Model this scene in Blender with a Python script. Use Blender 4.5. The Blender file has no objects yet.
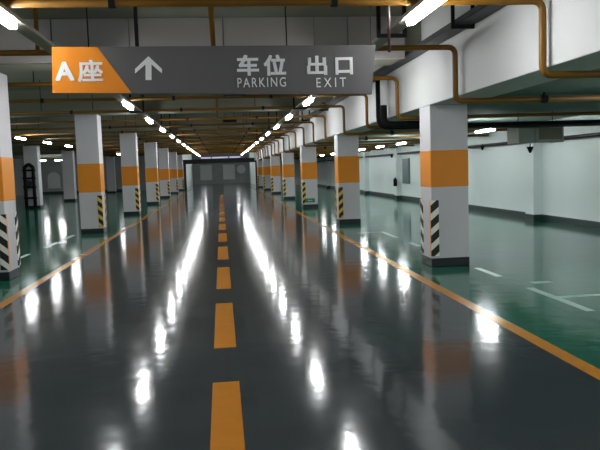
import bpy, bmesh, math, random
from mathutils import Vector, Matrix
random.seed(7)
S = bpy.context.scene
COL = S.collection
S.view_settings.view_transform = 'Standard'
S.view_settings.look = 'None'
S.view_settings.gamma = 1.0
S.view_settings.use_curve_mapping = False
S.view_settings.exposure = 1.15

# ------------------------------------------------------------------ helpers
class MB:
    """collects shapes (world coordinates) for one mesh object"""
    def __init__(self): self.bm = bmesh.new()
    def box(self, x0, x1, y0, y1, z0, z1, bevel=0.0):
        b = bmesh.new()
        bmesh.ops.create_cube(b, size=1.0)
        for v in b.verts:
            v.co = Vector(((x0+x1)/2 + v.co.x*(x1-x0), (y0+y1)/2 + v.co.y*(y1-y0), (z0+z1)/2 + v.co.z*(z1-z0)))
        if bevel > 0:
            bmesh.ops.bevel(b, geom=list(b.edges), offset=bevel, segments=2, affect='EDGES', profile=0.5)
        self._join(b); return self
    def _join(self, b):
        me = bpy.data.meshes.new('tmp'); b.to_mesh(me); b.free()
        self.bm.from_mesh(me); bpy.data.meshes.remove(me)
    def cyl(self, p0, p1, r, r2=None, seg=16):
        p0, p1 = Vector(p0), Vector(p1); d = p1-p0
        b = bmesh.new()
        bmesh.ops.create_cone(b, cap_ends=True, segments=seg, radius1=r, radius2=(r if r2 is None else r2), depth=d.length)
        q = Vector((0, 0, 1)).rotation_difference(d.normalized())
        m = Matrix.Translation((p0+p1)/2) @ q.to_matrix().to_4x4()
        bmesh.ops.transform(b, matrix=m, verts=b.verts)
        self._join(b); return self
    def tube(self, pts, r, bend=0.1, seg=12):
        pts = [Vector(p) for p in pts]; path = [pts[0]]
        for i in range(1, len(pts)-1):
            a = (pts[i-1]-pts[i]); c = (pts[i+1]-pts[i])
            t = min(bend, a.length*0.45, c.length*0.45)
            s = pts[i]+a.normalized()*t; e = pts[i]+c.normalized()*t
            for k in range(7):
                u = k/6; path.append((1-u)**2*s + 2*u*(1-u)*pts[i] + u*u*e)
        path.append(pts[-1])
        bm = self.bm; rings = []; nrm = None
        for i, p in enumerate(path):
            t = (path[min(i+1, len(path)-1)] - path[max(i-1, 0)]).normalized()
            if nrm is None:
                nrm = t.orthogonal().normalized()
            else:
                nrm = (nrm - t*nrm.dot(t)).normalized()
            bn = t.cross(nrm)
            rings.append([bm.verts.new(p + (nrm*math.cos(2*math.pi*k/seg) + bn*math.sin(2*math.pi*k/seg))*r) for k in range(seg)])
        for A, B in zip(rings[:-1], rings[1:]):
            for k in range(seg):
                bm.faces.new((A[k], A[(k+1) % seg], B[(k+1) % seg], B[k]))
        bm.faces.new(rings[0][::-1]); bm.faces.new(rings[-1])
        return self
    def prism(self, poly, axis, a0, a1):
        """poly: list of 2D points in the plane of the other two axes"""
        def P(u, v, a):
            return {'x': Vector((a, u, v)), 'y': Vector((u, a, v)), 'z': Vector((u, v, a))}[axis]
        bm = self.bm
        A = [bm.verts.new(P(u, v, a0)) for u, v in poly]; B = [bm.verts.new(P(u, v, a1)) for u, v in poly]
        n = len(poly)
        bm.faces.new(A); bm.faces.new(B[::-1])
        for i in range(n): bm.faces.new((A[i], B[i], B[(i+1) % n], A[(i+1) % n]))
        return self
    def build(self, name, mat, parent=None, smooth=False):
        bmesh.ops.recalc_face_normals(self.bm, faces=self.bm.faces)
        org = Vector(parent_world(parent)) if parent is not None else None
        if org is None:
            xs = [v.co.copy() for v in self.bm.verts]
            lo = Vector([min(c[i] for c in xs) for i in range(3)]); hi = Vector([max(c[i] for c in xs) for i in range(3)])
            org = Vector(((lo.x+hi.x)/2, (lo.y+hi.y)/2, lo.z))
        for v in self.bm.verts: v.co -= org
        me = bpy.data.meshes.new(name); self.bm.to_mesh(me); self.bm.free()
        if smooth:
            for p in me.polygons: p.use_smooth = len(p.vertices) == 4
        me.materials.append(mat)
        o = bpy.data.objects.new(name, me); COL.objects.link(o)
        if parent is None: o.location = org
        else: o.parent = parent
        return o
def parent_world(o):
    l = Vector(o.location)
    while o.parent is not None:
        o = o.parent; l += Vector(o.location)
    return l
def tag(o, label, cat, group=None, kind='thing'):
    o['label'] = label; o['category'] = cat
    if group: o['group'] = group
    o['kind'] = kind
    return o
def thing(name, label, cat, loc, group=None):
    o = bpy.data.objects.new(name, None); COL.objects.link(o); o.location = loc
    o.empty_display_size = 0.1
    return tag(o, label, cat, group)
def struct(o): o['kind'] = 'structure'; return o
ORD = ['first', 'second', 'third', 'fourth', 'fifth', 'sixth', 'seventh', 'eighth', 'ninth', 'tenth', 'eleventh', 'twelfth',
       'thirteenth', 'fourteenth', 'fifteenth', 'sixteenth', 'seventeenth', 'eighteenth', 'nineteenth', 'twentieth', 'twenty-first',
       'twenty-second', 'twenty-third', 'twenty-fourth', 'twenty-fifth']

# ------------------------------------------------------------------ materials
def srgb(r, g, b):
    f = lambda c: (c/255/12.92) if c/255 <= .04045 else ((c/255+.055)/1.055)**2.4
    return (f(r), f(g), f(b), 1)
def mat(name, col, rough=0.6, metal=0.0, var=0.08, scale=3.0, spec=0.5, bump=0.0, bscale=20, coat=0):
    m = bpy.data.materials.new(name); m.use_nodes = True; nt = m.node_tree; N = nt.nodes; L = nt.links
    b = N['Principled BSDF']; b.inputs['Roughness'].default_value = rough; b.inputs['Metallic'].default_value = metal
    b.inputs['Specular IOR Level'].default_value = spec; b.inputs['Coat Weight'].default_value = coat
    tc = N.new('ShaderNodeTexCoord')
    nz = N.new('ShaderNodeTexNoise'); nz.inputs['Scale'].default_value = scale; nz.inputs['Detail'].default_value = 4
    L.new(tc.outputs['Object'], nz.inputs['Vector'])
    mx = N.new('ShaderNodeMix'); mx.data_type = 'RGBA'
    mx.inputs[6].default_value = tuple(c*(1-var) for c in col[:3])+(1,); mx.inputs[7].default_value = tuple(min(1, c*(1+var)) for c in col[:3])+(1,)
    L.new(nz.outputs['Fac'], mx.inputs[0]); L.new(mx.outputs[2], b.inputs['Base Color'])
    if bump > 0:
        n2 = N.new('ShaderNodeTexNoise'); n2.inputs['Scale'].default_value = bscale; n2.inputs['Detail'].default_value = 3
        L.new(tc.outputs['Object'], n2.inputs['Vector'])
        bp = N.new('ShaderNodeBump'); bp.inputs['Strength'].default_value = bump; bp.inputs['Distance'].default_value = 0.02
        L.new(n2.outputs['Fac'], bp.inputs['Height']); L.new(bp.outputs['Normal'], b.inputs['Normal'])
    return m
def epoxy(name, col, rough=0.1):
    """glossy self-levelling floor paint: slow waves in the surface plus faint worn patches"""
    m = bpy.data.materials.new(name); m.use_nodes = True; nt = m.node_tree; N = nt.nodes; L = nt.links
    b = N['Principled BSDF']; b.inputs['Roughness'].default_value = rough; b.inputs['IOR'].default_value = 1.5
    b.inputs['Specular IOR Level'].default_value = 0.42
    g = N.new('ShaderNodeNewGeometry')
    n1 = N.new('ShaderNodeTexNoise'); n1.inputs['Scale'].default_value = 0.6; n1.inputs['Detail'].default_value = 5
    L.new(g.outputs['Position'], n1.inputs['Vector'])
    mx = N.new('ShaderNodeMix'); mx.data_type = 'RGBA'
    mx.inputs[6].default_value = tuple(c*.85 for c in col[:3])+(1,); mx.inputs[7].default_value = tuple(c*1.15 for c in col[:3])+(1,)
    L.new(n1.outputs['Fac'], mx.inputs[0]); L.new(mx.outputs[2], b.inputs['Base Color'])
    rr = N.new('ShaderNodeMapRange'); rr.inputs[3].default_value = rough*.7; rr.inputs[4].default_value = rough*1.35
    L.new(n1.outputs['Fac'], rr.inputs[0]); L.new(rr.outputs[0], b.inputs['Roughness'])
    n2 = N.new('ShaderNodeTexNoise'); n2.inputs['Scale'].default_value = 4.5; n2.inputs['Detail'].default_value = 2.0
    mp = N.new('ShaderNodeVectorMath'); mp.operation = 'ADD'; mp.inputs[1].default_value = (13.7, 41.3, 7.37)
    L.new(g.outputs['Position'], mp.inputs[0]); L.new(mp.outputs[0], n2.inputs['Vector'])
    bp = N.new('ShaderNodeBump'); bp.inputs['Strength'].default_value = 0.35; bp.inputs['Distance'].default_value = 0.0055
    L.new(n2.outputs['Fac'], bp.inputs['Height']); L.new(bp.outputs['Normal'], b.inputs['Normal'])
    return m
def stripes(name, c1, c2, axis, sign, period=0.235):
    m = bpy.data.materials.new(name); m.use_nodes = True; nt = m.node_tree; N = nt.nodes; L = nt.links
    b = N['Principled BSDF']; b.inputs['Roughness'].default_value = 0.45
    g = N.new('ShaderNodeNewGeometry'); sp = N.new('ShaderNodeSeparateXYZ'); L.new(g.outputs['Position'], sp.inputs[0])
    a = N.new('ShaderNodeMath'); a.operation = 'MULTIPLY'; a.inputs[1].default_value = -sign*.85
    L.new(sp.outputs[axis], a.inputs[0])
    s = N.new('ShaderNodeMath'); s.operation = 'ADD'; L.new(a.outputs[0], s.inputs[0]); L.new(sp.outputs[2], s.inputs[1])
    d = N.new('ShaderNodeMath'); d.operation = 'DIVIDE'; d.inputs[1].default_value = period; L.new(s.outputs[0], d.inputs[0])
    f = N.new('ShaderNodeMath'); f.operation = 'FRACT'; L.new(d.outputs[0], f.inputs[0])
    t = N.new('ShaderNodeMath'); t.operation = 'GREATER_THAN'; t.inputs[1].default_value = 0.55; L.new(f.outputs[0], t.inputs[0])
    mx = N.new('ShaderNodeMix'); mx.data_type = 'RGBA'; mx.inputs[6].default_value = c1; mx.inputs[7].default_value = c2
    L.new(t.outputs[0], mx.inputs[0]); L.new(mx.outputs[2], b.inputs['Base Color'])
    return m
def emit(name, col, strength):
    m = bpy.data.materials.new(name); m.use_nodes = True; b = m.node_tree.nodes['Principled BSDF']
    b.inputs['Base Color'].default_value = (.8, .8, .8, 1)
    b.inputs['Emission Color'].default_value = col; b.inputs['Emission Strength'].default_value = strength
    return m

M = dict(
    aisle=epoxy('grey_epoxy', (0.039, 0.048, 0.054, 1), 0.11),
    green=epoxy('green_epoxy', (0.008, 0.110, 0.066, 1), 0.11),
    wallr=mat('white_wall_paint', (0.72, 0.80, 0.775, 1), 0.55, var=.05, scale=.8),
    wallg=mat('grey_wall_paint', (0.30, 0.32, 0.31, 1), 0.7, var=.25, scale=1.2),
    skirt=mat('dark_green_skirting', (0.012, 0.035, 0.030, 1), 0.35),
    ceil=mat('olive_ceiling', (0.19, 0.20, 0.15, 1), 0.85, var=.25, scale=.7),
    gbeam=mat('grey_beam', (0.43, 0.395, 0.38, 1), 0.85, var=.08, scale=.6),
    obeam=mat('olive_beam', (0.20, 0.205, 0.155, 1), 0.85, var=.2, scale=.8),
    bayceil=mat('green_grey_ceiling', (0.15, 0.21, 0.175, 1), 0.8, var=.12, scale=.6),
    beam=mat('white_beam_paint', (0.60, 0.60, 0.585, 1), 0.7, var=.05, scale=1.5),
    col=mat('white_column_paint', (0.60, 0.585, 0.60, 1), 0.6, var=.05, scale=2),
    band=mat('orange_band_paint', (0.78, 0.26, 0.004, 1), 0.5, var=.05, scale=3),
    base=mat('charcoal_base_paint', (0.010, 0.014, 0.017, 1), 0.35),
    yel=mat('orange_line_paint', (0.50, 0.19, 0.006, 1), 0.22, var=.2, scale=6),
    dash=mat('orange_dash_paint', (0.56, 0.20, 0.004, 1), 0.25, var=.12, scale=6),
    bay=mat('pale_line_paint', (0.42, 0.60, 0.53, 1), 0.3, var=.15, scale=8),
    pipe=mat('orange_pipe_paint', (0.19, 0.085, 0.006, 1), 0.5, spec=.3, var=.12, scale=4),
    black=mat('black_steel', (0.006, 0.006, 0.007, 1), 0.7, spec=.2),
    tray=mat('dark_galvanised_tray', (0.035, 0.035, 0.035, 1), 0.5, metal=.3),
    chan=mat('light_channel_steel', (0.28, 0.26, 0.20, 1), 0.5, metal=.2),
    body=mat('fitting_body', (0.55, 0.55, 0.53, 1), 0.4),
    duct=mat('grey_duct', (0.5, 0.51, 0.47, 1), 0.5, metal=.3, var=.15),
    darkred=mat('dark_red_pipe', (0.035, 0.012, 0.016, 1), 0.45),
    signg=mat('sign_grey', (0.125, 0.118, 0.116, 1), 0.5, var=.03),
    signo=mat('sign_orange', (0.95, 0.29, 0.004, 1), 0.5, var=.02),
    signw=mat('sign_white', (0.95, 0.95, 0.95, 1), 0.5, var=.01),
    panel=mat('blue_grey_panel', (0.11, 0.15, 0.16, 1), 0.4),
    pale=mat('pale_board', (0.62, 0.64, 0.62, 1), 0.6, var=.1, scale=4),
    gsign=mat('green_plate', (0.0, 0.22, 0.10, 1), 0.4),
    portal=mat('portal_black', (0.012, 0.012, 0.014, 1), 0.6),
    tube=emit('fluorescent_diffuser', (0.95, 0.98, 1.0, 1), 45.0),
    dim=emit('dim_strip', (0.75, 0.68, 1.0, 1), .22),
)
YB, WB = (0.75, 0.50, 0.05, 1), (0.90, 0.88, 0.78, 1)
BK = (0.008, 0.008, 0.008, 1)

# ------------------------------------------------------------------ the setting
XL, XR, YB0, YF, YE = -18.0, 8.45, -9.0, 66.0, 88.0
struct(MB().box(-2.75, 2.75, YB0, YE, -.1, 0).build('floor', M['aisle']))
struct(MB().box(2.75, XR, YB0, YF, -.1, 0).build('floor', M['green']))
struct(MB().box(XL, -2.75, YB0, YF, -.1, 0).build('floor', M['green']))
struct(MB().box(2.75, 3.6, YF, YE, -.1, 0).build('floor', M['aisle']))
struct(MB().box(-3.6, -2.75, YF, YE, -.1, 0).build('floor', M['aisle']))
struct(MB().box(XL, 3.8, YB0, YE, 3.9, 4.1).build('ceiling', M['ceil']))
struct(MB().box(3.8, XR, YB0, YF, 2.62, 4.1).build('ceiling', M['bayceil']))
# right wall and pilasters
w = MB().box(XR, XR+.2, YB0, YF, 0, 2.62)
struct(w.build('wall_right', M['wallr']))
PIL = [3.0, 10.1, 17.2, 24.3, 31.4, 38.5, 45.6, 52.7]
for y in PIL:
    struct(MB().box(XR-.25, XR, y, y+.5, 0, 2.62, .008).build('trim_%d' % (PIL.index(y)+1), M['wallr']))
sk = MB()
ys = YB0
for y in PIL:
    sk.box(XR-.012, XR, ys, y, 0, .17); sk.box(XR-.262, XR-.25, y-.012, y+.512, 0, .17)
    sk.box(XR-.25, XR, y-.012, y, 0, .17); sk.box(XR-.25, XR, y+.5, y+.512, 0, .17); ys = y+.5
sk.box(XR-.012, XR, ys, YF, 0, .17)
struct(sk.build('baseboard_right', M['skirt']))
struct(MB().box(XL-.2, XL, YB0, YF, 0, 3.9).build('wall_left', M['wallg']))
struct(MB().box(XL, XR, YB0-.2, YB0, 0, 3.9).build('wall_back', M['wallr']))
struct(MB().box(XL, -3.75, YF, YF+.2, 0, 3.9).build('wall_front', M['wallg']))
struct(MB().box(3.75, XR, YF, YF+.2, 0, 2.95).build('wall_front', M['wallr']))
struct(MB().box(-3.8, -3.6, YF+.2, YE, 0, 3.9).build('wall_left', M['wallr']))
struct(MB().box(3.6, 3.8, YF+.2, YE, 0, 3.9).build('wall_right', M['wallr']))
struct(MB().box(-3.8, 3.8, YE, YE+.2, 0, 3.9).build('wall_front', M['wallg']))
struct(MB().box(XL, -9.0, YF-.02, YF, 0, .2).build('baseboard_front', M['skirt']))
# beams
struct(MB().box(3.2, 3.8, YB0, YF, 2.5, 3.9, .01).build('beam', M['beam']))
for k in range(-1, 8):
    y = 10.9+8.4*k
    if y > YF-1: break
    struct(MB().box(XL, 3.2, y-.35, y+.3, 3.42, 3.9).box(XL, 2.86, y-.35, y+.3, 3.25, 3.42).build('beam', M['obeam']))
    yr = 10.25+8.5*k
    struct(MB().box(3.8, XR, yr-.05, yr+.4, 2.5, 2.62).build('beam', M['bayceil']))

r = thing('smoke_barrier', 'grey panelled barrier hanging across the aisle right behind the hanging sign', 'barrier', (0, 10.5, 3.0))
for a, b, zb in ((-2.38, -1.27, 3.09), (-1.27, .12, 3.05), (.12, 1.5, 3.05), (1.5, 2.02, 3.09), (2.02, 2.92, 3.25)):
    MB().box(a+.006, b-.006, 10.49, 10.545, zb, 3.895, .004).build('panel', M['gbeam'], r)
MB().box(-17.9, -2.392, 10.49, 10.545, 3.27, 3.895, .004).build('panel', M['gbeam'], r)

# ------------------------------------------------------------------ columns
def column(x, y, w, d, top, band, label, side, stripecol=None, guards=True, group=None):
    """side = +1 when the drive aisle lies to its right, -1 when to its left"""
    r = thing('concrete_column', label, 'column', (x, y, 0), group)
    x0, x1, y0, y1 = x-w/2, x+w/2, y, y+d
    MB().box(x0, x1, y0, y1, 0, top, .012).build('shaft', M['col'], r)
    MB().box(x0-.004, x1+.004, y0-.004, y1+.004, 0, .14, .012).build('painted_base', M['base'], r)
    if band:
        MB().box(x0-.004, x1+.004, y0-.004, y1+.004, band[0], band[1], .012).build('painted_band', M['band'], r)
    if guards:
        xi = x1 if side > 0 else x0
        for (yy, sy) in ((y0, 1), (y1, -1)):
            t = .012; wd = .115
            ws = .045 if sy > 0 else wd
            fx = MB().box(min(xi, xi-side*wd)-(t if side < 0 else 0), max(xi, xi-side*wd)+(t if side > 0 else 0),
                          min(yy, yy-sy*t), max(yy, yy-sy*t), .17, 1.04)
            sx = MB().box(min(xi, xi+side*t), max(xi, xi+side*t), min(yy, yy+sy*ws), max(yy, yy+sy*ws), .17, 1.04)
            g = fx.build('corner_guard', stripes('hazard_front', BK, stripecol, 0, -side), r)
            sx.build('guard_flange', M['band'] if sy > 0 else stripes('hazard_side', BK, stripecol, 1, 1.0), g)
    return r
RY = [10.2, 18.75, 27.25, 35.75, 44.25, 52.75, 61.2]
RB = [(1.24, 1.81), (1.15, 1.90), (1.15, 1.83), (1.15, 1.83), (1.15, 1.83), (1.15, 1.83), (1.15, 1.83)]
RL = ['big white column at right with orange band, nearest of the right-hand row',
      'white column second in the right-hand row, yellow and black corner strip',
      'white column third in the right-hand row, small green plate at its foot',
      'white column fourth in the right-hand row, just beyond the one with the green plate']
for i, y in enumerate(RY):
    lb = RL[i] if i < 4 else 'distant white column with orange band, %s in the right-hand row' % ORD[i]
    column(3.505 if i == 0 else 3.54, y, .60, .55, 2.5, RB[i], lb, -1, WB if i == 0 else YB)
LY = [11.0, 19.2, 27.1, 35.6, 44.0, 52.4, 60.6]
LX = [-3.66, -3.59, -3.54, -3.55, -3.6, -3.6, -3.6]
LB = [(1.24, 1.93), (1.13, 1.92), (1.15, 1.90), (1.15, 1.88), (1.15, 1.85), (1.15, 1.85), (1.15, 1.85)]
LL = ['white column cut by the left picture edge, nearest of the left-hand row',
      'white column second in the left-hand row, yellow and black corner strip',
      'white column third in the left-hand row, partly behind the second one',
      'white column fourth in the left-hand row, narrow and far down the aisle']
for i, y in enumerate(LY):
    lb = LL[i] if i < 4 else 'distant white column with orange band, %s in the left-hand row' % ORD[i]
    column(LX[i], y, .6, .6, 3.25, LB[i], lb, 1, WB if i == 0 else YB)
BL = [(-9.65, 36.3, 'plain grey column behind the black twin riser, far left'),
      (-9.65, 44.7, 'plain grey column just left of the second left-hand column'),
      (-9.65, 53.1, 'plain grey column seen between the second and third left-hand columns, the nearer'),
      (-9.65, 61.5, 'plain grey column seen between the second and third left-hand columns, the farther'),
      (-14.6, 46.5, 'plain pale column just right of the cut-off column at the left edge')]
for x, y, lb in BL:
    column(x, y, .68, .6, 3.25, None, lb, 1, None, guards=False)

# green plate at the foot of the third right-hand column
p = thing('floor_exit_plate', 'small green plate low on the third right-hand column', 'sign', (3.5, 27.24, .22))
MB().box(3.33, 3.72, 27.215, 27.232, .22, .38, .004).build('plate', M['gsign'], p)
MB().prism([(3.42, .30), (3.48, .35), (3.48, .315), (3.62, .315), (3.62, .285), (3.48, .285), (3.48, .25)], 'y', 27.211, 27.216).build('arrow', M['bay'], p)

# ------------------------------------------------------------------ floor markings
T = .002
y = 2.99-3.12*0
k = 0; yy = 5.09-2.1
DASH = []
while yy < 44:
    DASH.append(yy); yy += 3.115
for i, y in enumerate(DASH):
    where = {0: 'running off the bottom edge of the photo', 1: 'second along the aisle from the bottom edge', }.get(i, '%s along the aisle from the bottom edge' % (ORD[i] if i < len(ORD) else 'last'))
    o = MB().box(-.13, .07, y, y+2.1, 0, T).build('centre_line_dash', M['dash'])
    tag(o, 'orange centre-line dash on the grey floor, ' + where, 'road marking', 'orange dashes along the aisle centre')
tag(MB().box(2.66, 2.80, YB0+.1, YF-1, 0, T).build('aisle_edge_line', M['yel']), 'long orange line along the right edge of the grey aisle', 'road marking', 'orange aisle edge lines')
tag(MB().box(-2.90, -2.76, YB0+.1, YF-1, 0, T).build('aisle_edge_line', M['yel']), 'long orange line along the left edge of the grey aisle', 'road marking', 'orange aisle edge lines')
def mark(x0, x1, y0, y1, lb):
    tag(MB().box(x0, x1, y0, y1, 0, T).build('bay_marking', M['bay']), lb, 'bay marking', 'pale parking bay markings')
# the T-shaped one is a single painted mark
b = MB().box(3.76, 3.86, 6.68, 8.12, 0, T).box(3.86, 8.3, 7.42, 7.52, 0, T)
tag(b.build('bay_marking', M['bay']), 'pale T-shaped bay marking at the right edge, lines meeting', 'bay marking', 'pale parking bay markings')
mark(4.0, 4.26, 8.38, 8.52, 'tiny pale dash just beyond the T-shaped bay marking')
mark(3.76, 3.86, 9.05, 9.9, 'short pale stroke right of the nearest right-hand column')
mark(3.76, 3.86, 12.9, 13.6, 'short pale stroke just left of the nearest right-hand column')
b = MB().box(3.76, 3.86, 14.7, 16.1, 0, T).box(3.2, 3.76, 16.02, 16.1, 0, T)
tag(b.build('bay_marking', M['bay']), 'hooked pale marking on green floor right of second right-hand column', 'bay marking', 'pale parking bay markings')
mark(-4.11, -4.02, 13.5, 14.7, 'pale stroke on green floor, closest to the cut-off left column')
mark(-4.08, -3.98, 15.9, 17.0, 'pale stroke on green floor, middle of the three at left')
mark(-4.08, -3.98, 17.6, 18.9, 'pale stroke on green floor ending at the second left-hand column')

# ------------------------------------------------------------------ lights
def light(x, y, z, label, group, L=1.05, W=.078, across=False):
    z += .025
    r = thing('fluorescent_light', label, 'light', (x, y, z), group)
    def B(m, hx, hy, z0, z1, bev): 
        if across: hx, hy = hy, hx
        return m.box(x-hx, x+hx, y-hy, y+hy, z0, z1, bev)
    B(MB(), W/2-.01, L/2+.03, z+.012, z+.0295, .004).build('fitting_body', M['body'], r)
    B(MB(), W/2, L/2, z-.035, z+.02, .018).build('diffuser', M['tube'], r)
    return r
def lname(side, y):
    k = round((y-6.33)/4.25)
    if k < 0: return 'ceiling tube light of the %s aisle row, behind the camera' % side
    if k == 0: return 'big bright tube light cut by the top edge, %s aisle row' % side
    if k == 1: return 'tube light hidden behind the hanging sign, %s aisle row' % side
    return '%s visible tube light beyond the hanging sign, %s aisle row' % (ORD[k-2], side)
yy = 6.22-4.25*3
while yy < 65:
    for s, sd in ((-1.87, 'left'), (1.93, 'right')):
        light(s, yy, 2.99, lname(sd, yy), 'tube lights along the %s side of the aisle' % sd)
    yy += 4.25
for x, sd in ((-1.87, 'left'), (1.93, 'right')):
    tag(MB().box(x-.075, x+.075, YB0+.2, 66, 3.045, 3.084).build('lighting_channel', M['chan']),
        'long olive metal channel carrying the %s row of tube lights' % sd, 'channel')
BAYR = [-3.6, .4, 4.3, 8.1, 15.7, 19.5, 23.3, 26.5, 30.0, 34, 38, 42]
for i, y in enumerate(BAYR):
    nm = {4: 'tube light seen under the beam right of the nearest right column', 6: 'rightmost of three small lights in the bay left of nearest right column',
          7: 'middle of three small lights in the bay left of nearest right column', 8: 'leftmost of three small lights beside the second right-hand column'}.get(
          i, 'tube light over the right-hand bays, hidden or out of view, at %s place' % ORD[i])
    light(6.28, y, 2.33, nm, 'tube lights over the right-hand bays')
for y0, y1 in ((-4.5, 9.5), (10.8, 18.4)) : pass
BAYL = [4.0, 8.0, 12.0, 16.0, 20.2, 25.0, 28.7, 32.6, 36.6, 40.6, 48.0]
for i, y in enumerate(BAYL):
    nm = {5: 'biggest of three small lights right of the cut-off left column', 6: 'middle of three small lights left of the second left-hand column',
          7: 'smallest of three small lights, just left of the second left-hand column'}.get(
          i, 'tube light over the left-hand bays, out of view, at %s place' % ORD[i])
    light(-6.93, y, 2.95, nm, 'tube lights over the left-hand bays')
light(-15.1, 60, 2.95, 'far bright strip light at left, the left one of the pair', 'far strip lights at left', L=.75, across=True)
light(-13.6, 60, 2.95, 'far bright strip light at left, the right one of the pair', 'far strip lights at left', L=.75, across=True)

# ------------------------------------------------------------------ pipes
def hanger(x, y, z0, z1, name='hanger_rod', parent=None):
    return MB().cyl((x, y, z0), (x, y, z1), .008, seg=8).build(name, M['black'], parent)
PY = [6.34, 8.8, 11.78, 14.3, 17.0, 20.1, 22.7, 25.4, 28.2, 30.9, 33.6, 36.6, 39.3, 41.8, 45, 47.7, 50.3, 53.4, 56, 58.6]
PZ = 3.12
for i, y in enumerate(PY):
    if i == 0: lb = 'orange pipe across the top edge, dropping down the right beam'
    elif i == 1: lb = 'orange cross pipe just above and behind the hanging sign, dropping near nearest right column'
    elif i == 2: lb = 'orange cross pipe dropping beside the black cable bend on the beam'
    else: lb = '%s orange cross pipe along the aisle, counted from the nearest' % (ORD[i] if i < len(ORD) else 'last')
    r = thing('sprinkler_pipe', lb, 'pipe', (0, y, PZ), 'orange pipes crossing the aisle')
    lowz = 2.42
    rr = .036 if i < 2 else .034
    path = [(-17.5 if i < 2 else -9.2, y, PZ), (3.12, y, PZ), (3.12, y, lowz), (8.15, y, lowz)]
    MB().tube(path, rr, bend=.10, seg=14).build('pipe_run', M['pipe'], r, True)
    for hx in (-6.4, -1.56 if i % 2 else -4.2, -3.0, .9):
        if i == 0 and hx > -2: continue
        hanger(hx, y, PZ+.03, 3.9, 'hanger_rod', r)
    cb = MB().tube([(4.35, y, lowz+.09), (4.35, y, lowz-.045)], .02, seg=8)
    cb.cyl((4.31, y, lowz), (4.39, y, lowz), .052, seg=14)
    cb.build('pipe_clamp', M['black'], r)
    for cx in (-3.5, -.9, 1.1):
        MB().cyl((cx-.03, y, PZ), (cx+.03, y, PZ), .046, seg=14).build('pipe_coupling', M['black'], r)
tag(MB().tube([(-.03, -8.8, PZ+.066), (-.03, 62, PZ+.066)], .03, seg=14).build('main_pipe', M['pipe'], None, True),
    'long orange main pipe running down the aisle centre above the cross pipes', 'pipe')
tag(MB().tube([(-2.17, 8.8, PZ+.03), (-2.17, 8.8, 3.88)], .026, seg=10).build('riser_pipe', M['pipe'], None, True),
    'thin brown upright pipe left of the sign, standing on a cross pipe', 'pipe')
tag(MB().tube([(1.68, 6.60, 2.70), (1.68, 6.60, 3.86)], .014, seg=10).build('drop_pipe', M['darkred'], None, True),
    'thin brown upright pipe between the black hangers right of the sign', 'pipe')

# ------------------------------------------------------------------ cable tray with trapeze hangers, cable bend
r = thing('cable_tray', 'long dark cable tray hugging the top of the right beam', 'cable tray', (3.06, 0, 3.3))
MB().box(2.95, 3.17, YB0+.2, 62, 3.30, 3.306).box(2.95, 2.956, YB0+.2, 62, 3.30, 3.37).box(3.164, 3.17, YB0+.2, 62, 3.30, 3.37).build('tray_body', M['tray'], r)
cb = MB()
for k in range(5): cb.tube([(2.975+.043*k, YB0+.3, 3.322), (2.975+.043*k, 61.9, 3.322)], .016, seg=6)
cb.build('cables', M['black'], r)
def trapeze(xa, xb, y, z, lb, top=3.9, cat='hanger', g=None):
    t = thing('trapeze_hanger', lb, cat, ((xa+xb)/2, y, z), g)
    MB().box(xa, xb, y-.02, y+.02, z-.04, z, .004).build('cross_bar', M['black'], t)
    for x in (xa+.02, xb-.02):
        MB().box(x-.02, x+.02, y-.02, y+.015, z-.002, top).build('rod', M['black'], t)
for i, y in enumerate((8.3, 5.0, 15.9, 19.9, 24.0, 28.0, 32, 36)):
    trapeze(2.90, 3.195, y, 3.298, ['black U-shaped hanger under the cable tray at the top of the photo', 'black U-shaped hanger under the cable tray, above the picture'][i] if i < 2 else
            'black U-shaped hanger under the cable tray, %s beyond the black cable bend' % ORD[i-2], g='black hangers under the cable tray')
for i, y in enumerate((7.45, 16.2, 24.6, 33.0)):
    trapeze(1.76, 2.09, y, 3.04, 'black U-shaped hanger around the right light channel, %s from the sign' % ORD[i], g='black hangers on the light channels')
    if i: trapeze(-2.03, -1.70, y, 3.04, 'black U-shaped hanger around the left light channel, %s beyond the sign' % ORD[i-1], g='black hangers on the light channels')
r = thing('cable_bend', 'thick black cables bending down the beam and under it', 'cable', (3.0, 12.9, 2.3))
MB().tube([(3.04, 12.9, 3.25), (3.04, 12.9, 2.33), (8.1, 12.9, 2.33)], .045, bend=.2, seg=14).build('thick_cable', M['black'], r, True)
MB().tube([(3.06, 12.55, 2.72), (3.06, 12.55, 2.36), (4.3, 12.55, 2.36)], .06, bend=.16, seg=12).build('short_cable', M['black'], r, True)
tag(MB().box(4.0, 8.1, 13.02, 13.3, 2.27, 2.32, .005).build('cross_tray', M['tray']), 'dark cable tray crossing the right bay toward the wall', 'cable tray')

# dark boxes under the aisle ceiling, beyond the sign
for y, lb in ((13.9, 'dark box below the ceiling just under the word PARKING'), (21.4, 'smaller looking dark box farther down the aisle ceiling')):
    r = thing('ceiling_box', lb, 'box', (.32, y, 3.0), 'dark boxes under the aisle ceiling')
    MB().box(.12, .55, y-.12, y+.12, 3.10, 3.20, .01).build('casing', M['black'], r)
    MB().box(.17, .50, y-.10, y+.10, 3.09, 3.102, .002).build('grille', M['tray'], r)
    for x in (.2, .47): hanger(x, y, 3.19, 3.9, 'hanger_rod', r)

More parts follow.
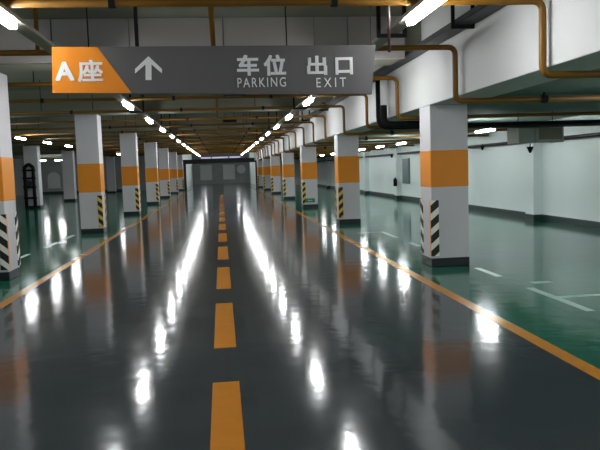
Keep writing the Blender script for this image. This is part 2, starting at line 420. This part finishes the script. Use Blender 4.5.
# ------------------------------------------------------------------ right bay services
r = thing('ventilation_duct', 'grey ventilation box hung in front of the right wall', 'duct', (6.58, 13.6, 1.98))
MB().box(6.10, 7.06, 13.45, 13.95, 1.98, 2.30, .01).build('duct_box', M['duct'], r)
MB().box(6.54, 7.02, 13.435, 13.45, 2.03, 2.26, .003).build('grille', M['chan'], r)
for x in (6.10, 6.46, 7.04): MB().box(x-.018, x+.018, 13.42, 13.98, 1.965, 2.315, .004).build('flange', M['duct'], r)
for x in (6.2, 6.95): hanger(x, 13.7, 2.30, 2.62, 'hanger_rod', r)
def camera(x, y, z, lb):
    t = thing('wall_camera', lb, 'camera', (x, y, z), 'small dark wall cameras')
    MB().cyl((x, y, z+.12), (x, y, z+.195), .012, seg=8).build('stem', M['black'], t)
    MB().cyl((x, y, z+.13), (x, y, z), .075, .02, seg=14).build('housing', M['black'], t)
camera(6.46, 13.7, 1.765, 'small dark cone-shaped camera hanging beneath the ventilation box')
camera(8.15, 20.6, 1.98, 'small dark camera high on the right wall beside nearest right column')
camera(8.0, 31.4, 1.95, 'small dark camera above the blue-grey wall panel')
tag(MB().tube([(8.3, YB0+.5, 2.13), (8.3, 60, 2.13)], .045, seg=10).build('wall_pipe', M['darkred'], None, True), 'dark red pipe running high along the right wall', 'pipe')
r = thing('cable_cabinet', 'tall blue-grey rounded panel on the far part of the right wall', 'cabinet', (8.43, 30.6, .8))
MB().box(8.37, 8.445, 29.9, 31.0, .75, 1.9, .03).build('panel_plate', M['panel'], r)
MB().box(8.36, 8.372, 29.98, 30.92, .85, 1.8, .004).build('inset', M['panel'], r)
r = thing('fire_extinguisher', 'small dark extinguisher box mounted below the blue-grey panel', 'extinguisher', (8.15, 31.5, .65))
MB().cyl((8.12, 31.33, .62), (8.12, 31.33, .95), .09, seg=16).build('cylinder_body', M['black'], r, True)
MB().cyl((8.12, 31.33, .95), (8.12, 31.33, 1.03), .06, .02, seg=12).build('valve', M['black'], r)

# ------------------------------------------------------------------ far left: riser, pale board
r = thing('pipe_riser', 'black twin pipe riser standing before a grey column, far left', 'riser', (-9.65, 36.0, 0))
rz = MB()
for x in (-9.9, -9.48):
    rz.tube([(x, 36.0, 0), (x, 36.0, 2.15)], .085, seg=12)
rz.build('riser_pipe', M['black'], r, True)
MB().tube([(-9.9, 36.0, 2.1), (-9.69, 36.0, 2.28), (-9.48, 36.0, 2.1)], .085, bend=.1).build('top_bend', M['black'], r, True)
for z in (.55, 1.1, 1.55, 1.95):
    MB().box(-10.0, -9.38, 35.93, 36.07, z-.05, z+.05, .01).build('bracket', M['black'], r)
MB().cyl((-9.69, 35.9, 1.3), (-9.69, 35.86, 1.3), .16, seg=20).build('valve_wheel', M['tray'], r)
r = thing('wall_board', 'pale round-topped board on the grey wall, far left', 'board', (-15.6, 65.9, .6))
pts = [(-16.1, .55), (-15.0, .55), (-15.0, 1.5)]+[(-15.55+.55*math.cos(a), 1.5+.5*math.sin(a)) for a in [math.pi*k/12 for k in range(1, 12)]]+[(-16.1, 1.5)]
MB().prism(pts, 'y', 65.93, 65.99).build('board_face', M['pale'], r)
MB().box(-16.2, -14.9, 65.9, 65.99, .48, .55, .01).build('ledge', M['duct'], r)

# ------------------------------------------------------------------ far end portal
r = thing('portal_frame', 'black portal frame across the far end of the aisle', 'portal', (0, 65.4, 0))
MB().box(-3.62, -3.28, 65.2, 65.6, 0, 2.75, .02).build('post', M['portal'], r)
MB().box(3.28, 3.62, 65.2, 65.6, 0, 2.75, .02).build('post', M['portal'], r)
MB().box(-3.62, 3.62, 65.15, 65.65, 2.35, 2.76, .02).build('header', M['portal'], r)
r = thing('lit_strip', 'faint violet strip lamp on top of the far black portal', 'light', (0, 65.2, 2.8))
MB().box(-1.9, 1.95, 65.2, 65.4, 2.76, 2.80).build('strip_body', M['tray'], r)
d = MB()
for x0, x1 in ((-1.85, -.9), (-.8, .7), (.85, 1.9)): d.box(x0, x1, 65.17, 65.25, 2.80, 2.95, .02)
d.build('diffuser', M['dim'], r)
r = thing('convex_mirror', 'pale round mirror on the wall beyond the portal', 'mirror', (2.6, 87.9, 1.6))
MB().cyl((2.6, 87.85, 1.75), (2.6, 87.98, 1.75), .55, seg=28).build('mirror_face', M['pale'], r)
for x, sd in ((-1.9, 'left'), (1.9, 'right')):
    for y, q in ((70.5, 'nearer'), (82, 'farther')):
        light(x, y, 2.99, 'added tube light beyond the portal, %s side, %s one' % (sd, q), 'added tube lights beyond the portal')  # lamps added to brighten the dark space past the portal
for x, lb in ((-1.9, 'pale wall panel beyond the portal, left of the aisle axis'), (1.0, 'pale wall panel beyond the portal, right of the aisle axis')):
    tag(MB().box(x-.75, x+.75, 87.93, 87.995, .5, 2.4, .02).build('notice_board', M['pale']), lb, 'board')
light(-1.9, 76, 2.99, 'added tube light beyond the portal, left side', 'added tube lights beyond the portal')  # one more pair added to lift the far end walls
light(1.9, 76, 2.99, 'added tube light beyond the portal, right side', 'added tube lights beyond the portal')

# ------------------------------------------------------------------ the hanging sign
YS = 6.30
sg = thing('hanging_sign', 'long grey and orange hanging parking exit sign over the aisle', 'sign', (0, YS+.04, 2.3))
def px2(px, py):
    """readings taken on the sign's own face, in metres"""
    u = (px-52)/(375-52.); u = u/(1+.062*(1-u)); v = (py-47)/(93-47.)
    return (-1.431+u*(2.899)-.02*v, 2.736-.027*u-(.40+.035*u)*v)
MB().prism([px2(52, 47), px2(375.5, 46), px2(373, 93.5), px2(52, 93.3)], 'y', YS, YS+.08).build('sign_box', M['signg'], sg)
MB().prism([px2(52, 47), px2(97.5, 47), px2(132, 93), px2(52, 93)], 'y', YS-.003, YS).build('orange_panel', M['signo'], sg)
for x in (-.70, 1.44):
    (MB().box(x-.016, x+.016, YS+.024, YS+.056, 2.70, 3.085) if x < 0 else MB().cyl((x, YS+.04, 2.69), (x, YS+.04, 3.085), .004, seg=8)).build('hanger_rod', M['black'], sg)
def text(s, x0, y0, x1, y1, bold=.02, nm='lettering', spacing=1.0):
    cu = bpy.data.curves.new('t', 'FONT'); cu.body = s; cu.size = 1; cu.space_character = spacing; cu.resolution_u = 4
    to = bpy.data.objects.new('t', cu); COL.objects.link(to)
    bpy.context.view_layer.update()
    me = bpy.data.meshes.new_from_object(to.evaluated_get(bpy.context.evaluated_depsgraph_get()))
    bpy.data.objects.remove(to); bpy.data.curves.remove(cu)
    offs = [(0, 0)]+([(i*bold, j*bold) for i in (-1, 0, 1) for j in (-1, 0, 1) if i or j] if bold > 0 else [])
    xs = [v.co.x for v in me.vertices]; ys = [v.co.y for v in me.vertices]
    a, b, c, d = min(xs)-bold, max(xs)+bold, min(ys)-bold, max(ys)+bold
    X0, Z1 = px2(x0, y0); X1, Z0 = px2(x1, y1)
    bm = bmesh.new()
    for i_, (dx, dy) in enumerate(offs):
        b1 = bmesh.new(); b1.from_mesh(me)
        for v in b1.verts:
            v.co = Vector((X0+(v.co.x+dx-a)/(b-a)*(X1-X0), YS-.001, Z0+(v.co.y+dy-c)/(d-c)*(Z1-Z0)))
        bmesh.ops.remove_doubles(b1, verts=b1.verts, dist=1e-6)
        ex = bmesh.ops.extrude_face_region(b1, geom=list(b1.faces))
        for v in ex['geom']:
            if isinstance(v, bmesh.types.BMVert): v.co.y -= .004+.0003*i_
        m2 = bpy.data.meshes.new('t2'); b1.to_mesh(m2); b1.free(); bm.from_mesh(m2); bpy.data.meshes.remove(m2)
    bpy.data.meshes.remove(me)
    m = MB(); m.bm.free(); m.bm = bm
    return m.build(nm, M['signw'], sg)
text('A', 54.5, 62, 74.5, 80.5, .03)
text('座', 77, 60, 103.5, 81.5, .02)
text('车', 237, 55.5, 260, 75.5, .03)
text('位', 264, 55.5, 287, 75.5, .03)
text('出', 307, 56.5, 328, 75, .03)
text('口', 335.5, 58, 353.5, 74.5, .03)
text('PARKING', 238, 78, 287, 86.5, .004, spacing=1.25)
text('EXIT', 317, 78, 347, 86.5, .0, spacing=1.5)
aw = [(149, 56.5), (162.5, 69), (162.5, 73.5), (152, 64.5), (152, 80), (146, 80), (146, 64.5), (135.5, 73.5), (135.5, 69)]
MB().prism([px2(*p) for p in aw], 'y', YS-.006, YS).build('arrow', M['signw'], sg)

# ------------------------------------------------------------------ world and camera
wd = bpy.data.worlds.new('World'); S.world = wd; wd.use_nodes = True
wd.node_tree.nodes['Background'].inputs[0].default_value = (0.02, 0.02, 0.02, 1)
cam = bpy.data.cameras.new('Camera'); co = bpy.data.objects.new('Camera', cam); COL.objects.link(co); S.camera = co
f = 680.0
cam.sensor_width = 36; cam.lens = f/600*36; cam.clip_start = .05; cam.clip_end = 300
Y = Vector((221-300, 171-225, f)).normalized(); h = Vector((1, -.033, 0))
U = -Y.cross(h); U.normalize()
if U.y > 0: U = -U
X = Y.cross(U); X.normalize()
if X.x < 0: X = -X
# rows: world axes in camera (x right, y down, z forward); camera axes in world:
cx = Vector((X.x, Y.x, U.x)); cy = -Vector((X.y, Y.y, U.y)); cz = -Vector((X.z, Y.z, U.z))
R = Matrix((cx, cy, cz)).transposed()
co.matrix_world = Matrix.Translation((0, 0, 1.6)) @ R.to_4x4()
